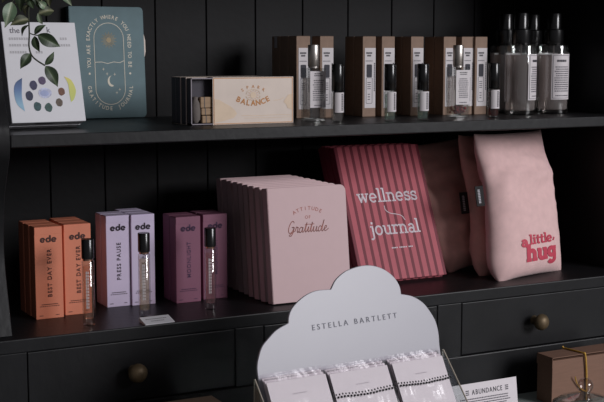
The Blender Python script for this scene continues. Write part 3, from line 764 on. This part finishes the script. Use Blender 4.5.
# ------------------------------------------------------------------ scent bottles
def text_block(b, fr, x0, x1, z0, z1, rows, m, heavy=False):
    for k in range(rows):
        z = z1-(k+.7)*(z1-z0)/rows; x = x0+random.uniform(0, .1)*(x1-x0)
        e = x1-random.uniform(0, .15)*(x1-x0)
        while x < e:
            l = random.uniform(.0012, .0035); b.bar(fr, x, min(e, x+l), z, z+(z1-z0)/rows*.45, m); x += l+.0009
def square_spray(label, x, y, petals, liq):
    t = thing('spray_bottle', label, 'bottle', (x, y, ZS), group='square scent spray bottles')
    s, h = .0345, .0975
    b = MB(); b.prism(rounded(s, s, .003, 3), 0, h, 'z'); b.build('glass_body', 'bottleglass', t, .0012, 35)
    b = MB(); b.prism([(p[0]+.0022, p[1]+.0022) for p in rounded(s-.0044, s-.0044, .002, 3)], .008, .080, 'z'); b.build('scent', liq, t, 0, 35)
    c = s/2
    b = MB(); b.lathe([(.0095, h), (.0095, h+.004)], c, c, 20); b.build('collar', 'silver', t, 0, 40)
    b = MB(); b.lathe([(.0098, h+.003), (.0103, h+.0036), (.0103, h+.0405), (.0097, h+.0418)], c, c, 28); b.build('cap', 'silver', t, 0, 40)
    fr = front(0, 0, 0, .0004); f2 = front(0, 0, 0, .0008); b = MB()
    b.bar(fr, .0012, s-.0012, .026, .092, 0); text_block(b, f2, .009, s-.008, .082, .089, 2, 1); text_block(b, f2, .0065, s-.0045, .038, .077, 10, 2); text_block(b, f2, .009, s-.008, .028, .032, 1, 2)
    b.build('label', ['label', 'darkprint', 'print'], t)
    if petals:
        b = MB()
        for k in range(26):
            p = Vector((random.uniform(.006, s-.006), random.uniform(.004, s-.006), random.uniform(.009, .022)))
            b.ball(p, random.uniform(.0018, .0034), 7, 5)
        o = b.build('petals', 'petal', t, 0, 60); o['label'] = 'dried red petals at the bottom of the scent'; o['kind'] = 'stuff'
    return t
p_ = at(309.5, 120, 1.960); square_spray('square glass spray bottle with silver cap, beside the gold-lettered box', p_.x, 1.960, False, 'liqclear')
p_ = at(455, 118, 1.945); square_spray('square glass spray bottle with silver cap and red petals inside', p_.x, 1.945, True, 'liqclear')

def roller(label, px, y, liq, rz=0):
    x = at(px, 100, y).x
    t = thing('roll_on_bottle', label, 'bottle', (x, y, ZS), (0, 0, R(rz)), group='black capped roll-on bottles')
    r = .0112
    b = MB(); b.lathe([(r*.8, 0), (r, .002), (r, .052), (r*.85, .0555), (r*.7, .056)], seg=24); b.build('glass_body', 'bottleglass', t, 0, 40)
    b = MB(); b.lathe([(r*.7, .004), (r*.8, .006), (r*.8, .048), (r*.7, .05)], seg=20); b.build('scent', liq, t, 0, 40)
    b = MB(); b.lathe([(r*.93, .0565), (r*.98, .0572), (r*.98, .1035), (r*.9, .105)], seg=24); b.build('cap', 'blackcap', t, 0, 40)
    def wrap(v): a = v.x/r; q = r+.0003-v.y; return Vector((math.sin(a)*q, -math.cos(a)*q, v.z))
    fr = Fr((0, 0, 0), (1, 0, 0), (0, 0, 1)); b = MB()
    for j in range(14): b.bar(fr, -.014+j*.002, -.012+j*.002, .018, .054, 0)
    f2 = Fr((0, -.0004, 0), (1, 0, 0), (0, 0, 1))
    for j in range(10): b.bar(f2, -.0015, .0015, .0215+j*.0031, .0238+j*.0031, 1)
    for xx in (.0045, .0068):
        for j in range(8): b.bar(f2, xx, xx+.0010, .022+j*.0036, .0248+j*.0036, 2)
    b.build('label', ['label', 'darkprint', 'print'], t, fn=wrap)
    return t
roller('black capped roll-on bottle tucked close beside the leftmost silver capped spray', 337.5, 1.935, 'liqclear', 18)
roller('black capped roll-on bottle with a green tint, first left of the lone fourth one', 390, 1.917, 'liqgreen', 14)['label'] = 'black capped roll-on bottle with green scent before the fourth kraft carton'
roller('black capped roll-on bottle with pale scent before the fifth kraft carton', 422.7, 1.915, 'liqgreen', 12)
roller('black capped roll-on bottle with brown scent beside the tall clear bottles', 493.5, 1.930, 'liqred', 10)

def mist(label, px, y, lab_a, liq='liqmist'):
    x = at(px, 100, y).x; r = .0315
    t = thing('room_mist_bottle', label, 'bottle', (x, y, ZS), (0, 0, 0), group='tall black capped mist bottles')
    b = MB(); b.lathe([(r*.9, 0), (r*.98, .0015), (r, .004), (r, .134), (r*.97, .1385), (r*.86, .1405), (.016, .1415), (.015, .146)], seg=36); b.build('glass_body', 'bottleglass', t, 0, 40)
    b = MB(); b.lathe([(r*.86, .009), (r*.93, .011), (r*.93, .120), (r*.9, .1205)], seg=32); b.build('scent', liq, t, 0, 40)
    b = MB(); b.lathe([(.0185, .1425), (.019, .144), (.019, .170), (.0175, .1715)], seg=28); b.build('collar', 'blackcap', t, 0, 40)
    b = MB(); b.lathe([(.0128, .171), (.0138, .172), (.0138, .2025), (.0128, .2040)], seg=28); b.build('cap', 'blackcap', t, 0, 40)
    def wrap(v): a = v.x/r+lab_a; q = r+.0003-v.y; return Vector((math.sin(a)*q, -math.cos(a)*q, v.z))
    fr = Fr((0, 0, 0), (1, 0, 0), (0, 0, 1)); f2 = Fr((0, -.0004, 0), (1, 0, 0), (0, 0, 1)); b = MB(); L = .048
    for j in range(16): b.bar(fr, -L/2+j*L/16, -L/2+(j+1)*L/16, .030, .122, 0)
    b.ribbon(f2, [(-L/2+.003+(L-.006)*k/10, .033) for k in range(11)]+[(L/2-.003, .119)]+[(L/2-.003-(L-.006)*k/10, .119) for k in range(11)], .0008, 2, 0, True)
    text_block(b, f2, -.015, .012, .103, .113, 1, 1); text_block(b, f2, -.018, .018, .045, .098, 12, 2); text_block(b, f2, -.018, .018, .036, .04, 1, 2)
    b.build('label', ['label', 'darkprint', 'print'], t, fn=wrap)
    b = MB(); r0 = r
    for j in range(18): b.bar(Fr((0, 0, 0), (1, 0, 0), (0, 0, 1)), -.03+j*.06/18, -.03+(j+1)*.06/18, .026, .124, 0)
    def wrapb(v): a = v.x/r+PI+lab_a*.55; q = r+.0003; return Vector((math.sin(a)*q, -math.cos(a)*q, v.z))
    b.build('back_label', 'label', t, fn=wrapb)
    b = MB(); b.tube([(0, 0, .01), (0, 0, .142)], .0016, 8); b.build('dip_tube', 'liqclear', t)
    return t
mist('tall clear mist bottle at the front, label turned to the right, beside the roll-on', 520, 2.000, .62)
mist('tall clear mist bottle at the right end of the shelf, bordered label facing out', 552.5, 2.000, -.02)
mist('tall clear mist bottle behind the front one, mostly hidden on its left', 504.5, 2.075, 1.4)
mist('tall clear mist bottle behind and between the two front mist bottles', 531.5, 2.085, 1.2)

# ------------------------------------------------------------------ trailing vine
YP = 1.848
vine = thing('trailing_vine', 'trailing green vine with oval leaves hanging before the white box', 'plant', at(29, 0, YP))
V0 = vine.location.copy()
def vp(px, py, dy=0): return at(px, py, YP+dy)-V0
b = MB()
b.tube(smooth([at(24, -60, YP)-V0+Vector((0, .06, .0)), vp(25, -52, -.012), vp(28, -30, -.006), vp(29, 0), vp(28.5, 14), vp(29.3, 33), vp(29, 46), vp(31.5, 55), vp(37, 60.5), vp(45, 65.5)], 6), .00125, 8)
b.tube(smooth([vp(29.2, 33), vp(33, 34.5), vp(38, 35.5)], 4), .0009, 6)
b.tube(smooth([vp(26, -20), vp(20, -8, -.01), vp(12, 2, -.01)], 4), .001, 6)
b.tube(smooth([vp(29, -6), vp(38, 2, -.008), vp(42, 9, -.008)], 4), .001, 6)
b.build('stem', 'stem', vine, 0, 60)
def leaf(a, c, wid, m, roll=0, dip=.004, da=0, dc=0):
    A, B = vp(a[0], a[1], da), vp(c[0], c[1], dc); L = (B-A).length
    yv = (B-A).normalized(); n0 = Vector((-.35, -1, .25)).normalized(); xv = yv.cross(n0).normalized(); xv = Matrix.Rotation(roll, 3, yv) @ xv; zv = xv.cross(yv)
    b = MB(); NL, NW = 12, 6; wd = wid/FOC*2.05/2
    def P(i, j, k):
        t = i/NL; s = j/NW*2-1
        wv = wd*(math.sin(PI*min(1, t*1.02)**.78))*(1-.12*t) if 0 < t < 1 else 0
        return Vector((s*wv, t*L, .18*wv*abs(s)*1.6-dip*math.sin(PI*t)*-1+k))
    for k, fl in ((.0003, 0), (-.0003, 1)):
        for i in range(NL):
            for j in range(NW):
                q = [P(i, j, k), P(i, j+1, k), P(i+1, j+1, k), P(i+1, j, k)]; b.face(q[::-1] if fl else q)
    o = b.build('leaf', m, vine, 0, 60)
    o.matrix_local = Matrix.Translation(A) @ Matrix((xv, yv, zv)).transposed().to_4x4()
leaf((37.5, 34.8), (60.5, 46.8), 12.5, 'leafa', .2)
leaf((34.5, 34.5), (46, 25), 6.5, 'leafa', -.3)
leaf((34.5, 36), (39.8, 52), 8, 'leafa', .4)
leaf((28.6, 19.5), (10, 25.5), 11, 'leafb', .2)
leaf((28.5, 25), (22, 36.5), 5, 'leafa', .7)
leaf((12, 2), (5.5, 27.5), 13, 'leafc', -.2, da=-.01, dc=-.012)
leaf((14, 19.5), (4.5, 28), 5, 'leafc', .5, da=-.004)
leaf((38.5, 14), (54, 11), 11.5, 'leafb', -.2, da=-.006)
leaf((38, 13), (42.8, 24.5), 5, 'leafc', .3, da=-.006)
leaf((28.5, 4), (26, 16), 7, 'leafb', .6)
leaf((30, 53.5), (20.2, 69), 10, 'leafa', -.1)
leaf((45, 65), (54, 51.5), 6.5, 'leafa', .5)
leaf((45.5, 65.8), (57.8, 87), 12, 'leafa', -.25)
leaf((29, -4), (19, 6), 9, 'leafa', .2)
leaf((22, -10), (21, 12), 10, 'leafa', .3, da=-.008, dc=-.006)
leaf((33, -12), (39, 9), 9, 'leafa', -.2, da=-.004)
leaf((48, -14), (50, 7), 9, 'leafb', .2, da=-.006)
leaf((30, -6), (43, 4), 8, 'leafb', -.4)
leaf((38, 2), (46, 8), 7, 'leafc', .1, da=-.008)
leaf((60, -12), (72, 6), 8, 'leafc', .2)
leaf((29, -3), (34, 9), 7, 'leafa', .2)
leaf((13, -12), (2, 3), 9, 'leafb', .1, da=-.01)
leaf((40, -9), (60, -2), 9, 'leafa', .1)
leaf((29, -2), (14, 5), 8, 'leafb', .3, da=-.003)
leaf((31, -8), (27, 5), 8, 'leafc', .5, da=-.006)

# ------------------------------------------------------------------ cloud display on the table
RZ = R(4); LC = R(-14)
cd = thing('cloud_display', 'white cloud shaped display board with a clear tray, standing on the table', 'display stand', (.91, 1.600, ZT), (0, 0, RZ))
mw = Matrix.Translation(Vector((.91, 1.600, ZT))) @ Matrix.Rotation(RZ, 4, 'Z'); mi = mw.inverted()
mp = mw @ Matrix.Translation(Vector((0, 0, .18))) @ Matrix.Rotation(LC, 4, 'X')                  # plane of the board
po, pn = mp.to_translation(), (mp.to_3x3() @ Vector((0, 1, 0)))
def onb(px, py): v = mp.inverted() @ onplane(px, py, po, pn); return Vector((v.x, v.z))
lobes = [[(258.5, 380), (257.2, 368), (258.5, 358), (262, 347), (268, 339), (276.5, 330), (288.3, 323.2)],
         [(288.3, 323.2), (289, 316), (292, 308.5), (298.5, 301), (306.6, 294.7), (314, 291.3), (320, 290), (331, 289.3)],
         [(331, 289.3), (335, 281), (340, 275.5), (347, 270.5), (357, 266.8), (365, 265.3), (373, 265.6), (382, 268.3), (390, 273.3), (396, 279.5), (400, 287), (401.2, 294)],
         [(401.2, 294), (410.5, 295.6), (418, 299), (425, 304.5), (431.5, 313.5), (436, 322), (438.6, 333), (439.6, 345), (441.5, 360)]]
out = []
for l in lobes: out += smooth([onb(*q) for q in l], 4)[:-1]
out += [onb(441.5, 360), onb(444, 398), onb(265, 425)]
loc2 = lambda v: (mi @ mp) @ v
b = MB(); b.prism([(p.x, p.y) for p in out], 0, .004, 'y')
b.build('cloud_board', 'cloud', cd, .0008, 35, fn=loc2)
# lettering, in line with the tray
b = MB(); fr = Fr((0, -.0006, 0), (1, 0, 0), (0, 0, 1)); a = onb(312, 330.5); c = onb(396.5, 317.8); tilt = math.atan2(c.y-a.y, c.x-a.x)
wt = (c-a).length
def twidth(s_):
    q = MB(); q.text(Fr((0, 0, 0), (1, 0, 0), (0, 0, 1)), s_, 1, 0, 0, 0, 'l', 0, 0, 1, 2.6); return max(v.x for v in q.v)
sz = wt/twidth('ESTELLA BARTLETT')
b.text(fr, 'ESTELLA BARTLETT', sz, a.x, a.y, 0, 'l', tilt, .004, 1, 2.6)
b.build('lettering', 'foil', cd, fn=loc2)
bl, brr = onb(258, 378), onb(441, 350)
# tray: floor, sloping side walls, low front
xl, xr = -.157, .167
wl = (mi @ at(251.5, 374, 1.588)); wr = (mi @ at(441, 352, 1.605))
b = MB()
for x in (wl.x, wr.x+.002):
    b.prism([(-.006, 0), (-.006, .185), (-.010, .185), (-.012+.006, .185), (-.125, .07), (-.125, 0)][0:1]+[(-.010, .183), (-.125, .055), (-.125, 0)], x-.0015, x+.0015, 'x')
b.box(wl.x, wr.x, -.125, -.006, 0, .003); b.box(wl.x, wr.x, -.125, -.122, 0, .055)
b.build('tray', 'acrylic', cd)
for x in (wl.x, wr.x+.002):
    b = MB()
    b.tube([(x, -.010, .1845), (x, -.125, .0562)], .0013, 6); b.tube([(x, -.0065, 0), (x, -.0085, .184)], .001, 6)
    b.build('tray_edge', 'acrylicedge', cd)
# packets, three slots
LP = R(-30)
sl = [(262.5, 377.5, 323.5, 369.5), (325.5, 368.5, 385, 361), (388, 359.5, 440, 350.5)]
def packet(label, x0, w, beads):
    t = thing('hair_tie_packet', label, 'packet', group='clear packets in the cloud tray'); hh = .165
    # local: card hangs down from its top edge
    b = MB(); b.box(.003, w-.003, 0, .0008, -hh+.004, -.006); b.build('card', 'packcard', t, .0003)
    b = MB(); NX, NZ = 14, 22
    for side, y0 in ((-1, -.0012), (1, .0014)):
        def P(i, j):
            u, v = i/NX, j/NZ; e = min(1, 6*u, 6*(1-u))*min(1, 8*v, 8*(1-v))
            k = .0028*e if side < 0 else .0006*e
            k += (noise.noise(Vector((u*5+x0*40, v*6, side)))*.0016)*e if side < 0 else 0
            return Vector((u*w, side*k+y0*e, -v*hh))
        for i in range(NX):
            for j in range(NZ):
                q = [P(i, j), P(i, j+1), P(i+1, j+1), P(i+1, j)]; b.face(q if side < 0 else q[::-1])
    b.build('plastic_sleeve', 'film', t, 0, 60)
    b = MB(); n = 19
    for k in range(n if beads else 0):
        u = (k+.5)/n; b.ball((.001+u*(w-.002), -.0058, -.0435-.0022*math.sin(PI*u)+random.uniform(-.0006, .0006)), .0019, 8, 5)
    beads and b.build('bead_strand', 'bead', t, 0, 80)
    b = MB(); fr = front(0, 0, -.0002)
    text_block(b, fr, w*.38, w*.62, -.0300, -.0265, 1, 0)
    b.build('print', 'faintgrey', t)
    return t
names = ['left', 'middle', 'right']
for k, (xa, ya, xb, yb_) in enumerate(sl):
    A = mi @ at(xa, ya, 1.575+.0*k); B = mi @ at(xb, yb_, 1.575+.022*(k+1)*.3)
    ytop = -.022
    # slide each packet top onto the tray's own plane y = ytop
    def onty(px, py):
        o = mw @ Vector((0, ytop, 0)); n = mw.to_3x3() @ Vector((0, 1, 0)); return mi @ onplane(px, py, o, n)
    A, B = onty(xa, ya), onty(xb, yb_); w_ = B.x-A.x+.0025; z_ = (A.z+B.z)/2
    for q in range(3):
        lab = [f'clear packet with pale card and black beads, front of the {names[k]} tray slot',
               f'clear packet second from the front in the {names[k]} slot of the cloud tray',
               f'clear packet at the back of the {names[k]} slot, against the cloud board'][q]
        loc = mw @ Vector((A.x+.0012*q, ytop+.0085*q-.003, z_+.0012*q-.001)); rot = (LP, 0, RZ)
        if q == 0: src = packet(lab, 0, w_, k > 0); src.location = loc; src.rotation_euler = rot
        else: dup(src, loc, lab, rot)

# ------------------------------------------------------------------ card, gift boxes, cloche on the table
yC = 1.660
tr_, brc = at(516.8, 376.8, yC), at(519, 402, yC)
cw = tr_.x-at(440, 387.8, yC).x; hC = (tr_.z-ZT)/math.cos(R(8))
ac = thing('sign_card', 'small pale sign card headed ABUNDANCE, standing between the cloud tray and gift box', 'card', (tr_.x-cw+.001, yC-hC*math.sin(R(8)), ZT), (R(-8), 0, R(1)))
b = MB(); b.box(0, cw, 0, .0011, 0, hC); b.build('card', 'packcard', ac, .0003)
b = MB(); b.prism([(.0011, .0), (.0011, hC*.7), (.045, 0)][::1], cw*.47, cw*.53, 'x'); b.build('stand_strut', 'packcard', ac)
b = MB(); fr = front(0, 0, 0); s_ = .0122
zt = hC-.0195; b.text(fr, 'ABUNDANCE', s_, cw*.600, zt, 0, 'c', 0, .006, .74, 1.3)
for sx in (-1, 1):
    for j in range(3): x = cw*.600+sx*.0415; b.bar(fr, x-.0034, x+.0034, zt+.0002+j*.0032, zt+.0018+j*.0032)
text_block(b, fr, cw*.24, cw*.93, zt-.034, zt-.005, 7, 1)
b.build('lettering', ['darkprint', 'print'], ac)

gz, yg0, yg1 = -.122, 1.765, 1.812
x0 = at(552.5, 360, yg0).x
gb = thing('gift_box', 'brown kraft gift box tied with gold cord, on the table under the right drawer', 'box', (x0, yg0, ZT))
W, D_, H_ = .185, yg1-yg0, gz-ZT
b = MB(); b.box(.0012, W-.001, .001, D_-.001, 0, H_-.0060); b.build('box', 'kraft2', gb, .0008)
b = MB(); b.box(0, W, .0, D_, H_-.0014, H_); b.box(0, .0012, 0, D_, H_-.02, H_); b.box(W-.0012, W, 0, D_, H_-.02, H_); b.box(0, W, D_-.0012, D_, H_-.02, H_); b.build('lid', 'kraft2', gb, .0004)
cxx = (at(585, 352, yg0).x-x0)
b = MB()
pth = [(cxx-.012, D_+.0015, 0), (cxx-.012, D_+.0015, H_-.004), (cxx-.0115, D_+.0005, H_+.0012), (cxx-.004, .004, H_+.0014), (cxx-.001, -.002, H_-.002), (cxx+.003, -.0022, H_*.62), (cxx+.004, -.002, H_*.3), (cxx+.004, -.002, .001)]
b.tube(smooth([Vector(p) for p in pth], 5), .0018, 8)
o = (at(574.5, 376.5, yg0-.004)-Vector((x0, yg0, ZT)))
b.tube(smooth([Vector((o.x, -.006, o.z)), Vector((o.x+.006, -.003, o.z-.012)), Vector((o.x+.017, -.002, o.z-.026)), Vector((cxx+.004, -.002, o.z-.034))], 5), .0012, 8)
c_ = b.build('cord', 'cord', gb, 0, 60); c_['label'] = 'gold cord with a loose tail'

b = MB(); b.box(-.17, 0, -.13, 0, 0, .0988)
M['kraft3'] = mat('lightened_sand_card', (186, 160, 138), .7, .06, 90, .06, 400)  # sand kraft, colour lightened to make up for the cloud display's shadow
kb = thing('kraft_box', 'pale sand kraft box under the left drawer, only its top corner showing', 'box', (.7615, 1.800, ZT))
b.build('box', 'kraft3', kb, .001)
b = MB(); b.box(-.171, .001, -.131, .001, .0815, .1000); b.build('lid', 'kraft3', kb, .001)

yD = 1.605; kc_ = at(585.3, 385.5, yD); rk = 9.4/FOC*1.78
cl = thing('glass_cloche', 'clear glass cloche with a ball knob, in front of the corded gift box', 'cloche', (kc_.x, yD, ZT))
zk = kc_.z-ZT
b = MB()
b.lathe([(.062, 0), (.063, .001), (.062, .02), (.055, zk-.031), (.042, zk-.0225), (.028, zk-.019), (.0285, zk-.021), (.0415, zk-.0247), (.0535, zk-.033), (.0598, .02), (.0605, .0005)], seg=40); b.build('dome', 'bottleglass', cl, 0, 50)
b = MB(); b.lathe([(.030, zk-.0195), (.016, zk-.0155), (.0085, zk-rk*.95), (.0075, zk-rk*.85), (rk*.8, zk-rk*.6), (rk*.97, zk-rk*.25), (rk, zk), (rk*.94, zk+rk*.34), (rk*.72, zk+rk*.69), (rk*.36, zk+rk*.93), (.0008, zk+rk)], seg=32); b.build('knob', 'knobglass', cl, 0, 70)

# ------------------------------------------------------------------ light, camera
w = bpy.data.worlds.new('room_light'); bpy.context.scene.world = w; w.use_nodes = True
nt = w.node_tree; bg = nt.nodes['Background']
# the room: darker behind the cabinet, lighter on the shop side
tc = nt.nodes.new('ShaderNodeTexCoord'); sx = nt.nodes.new('ShaderNodeSeparateXYZ'); rp = nt.nodes.new('ShaderNodeValToRGB')
nt.links.new(tc.outputs['Generated'], sx.inputs[0]); mr = nt.nodes.new('ShaderNodeMapRange'); mr.inputs[1].default_value = -1; nt.links.new(sx.outputs['Y'], mr.inputs[0])
nt.links.new(mr.outputs[0], rp.inputs[0]); rp.color_ramp.elements[0].color = (.26, .255, .27, 1); rp.color_ramp.elements[1].position = .7; rp.color_ramp.elements[1].color = (.03, .028, .028, 1)
nt.links.new(rp.outputs[0], bg.inputs[0]); bg.inputs[1].default_value = .55
def area(name, loc, tgt, sx, sy, power, col):
    l = bpy.data.lights.new(name, 'AREA'); l.shape = 'RECTANGLE'; l.size = sx; l.size_y = sy; l.energy = power; l.color = col
    o = bpy.data.objects.new(name, l); C.objects.link(o); o.location = loc
    o.rotation_euler = (Vector(tgt)-Vector(loc)).to_track_quat('-Z', 'Y').to_euler()
area('window_daylight', (3.7, -2.5, 1.75), (1.05, 2.0, .15), 1.9, 1.9, 190, (.98, .97, 1))
cam = bpy.data.cameras.new('camera'); co = bpy.data.objects.new('camera', cam); C.objects.link(co)
cam.sensor_fit = 'HORIZONTAL'; cam.sensor_width = 36; cam.lens = FOC/604*36; cam.clip_start = .05
m4 = Matrix((RT, UP, -FW)).transposed().to_4x4(); m4.translation = EYE; co.matrix_world = m4
sc = bpy.context.scene; sc.camera = co
sc.view_settings.view_transform = 'Standard'; sc.view_settings.look = 'None'; sc.view_settings.exposure = 0; sc.view_settings.gamma = 1
sc.view_settings.use_curve_mapping = False
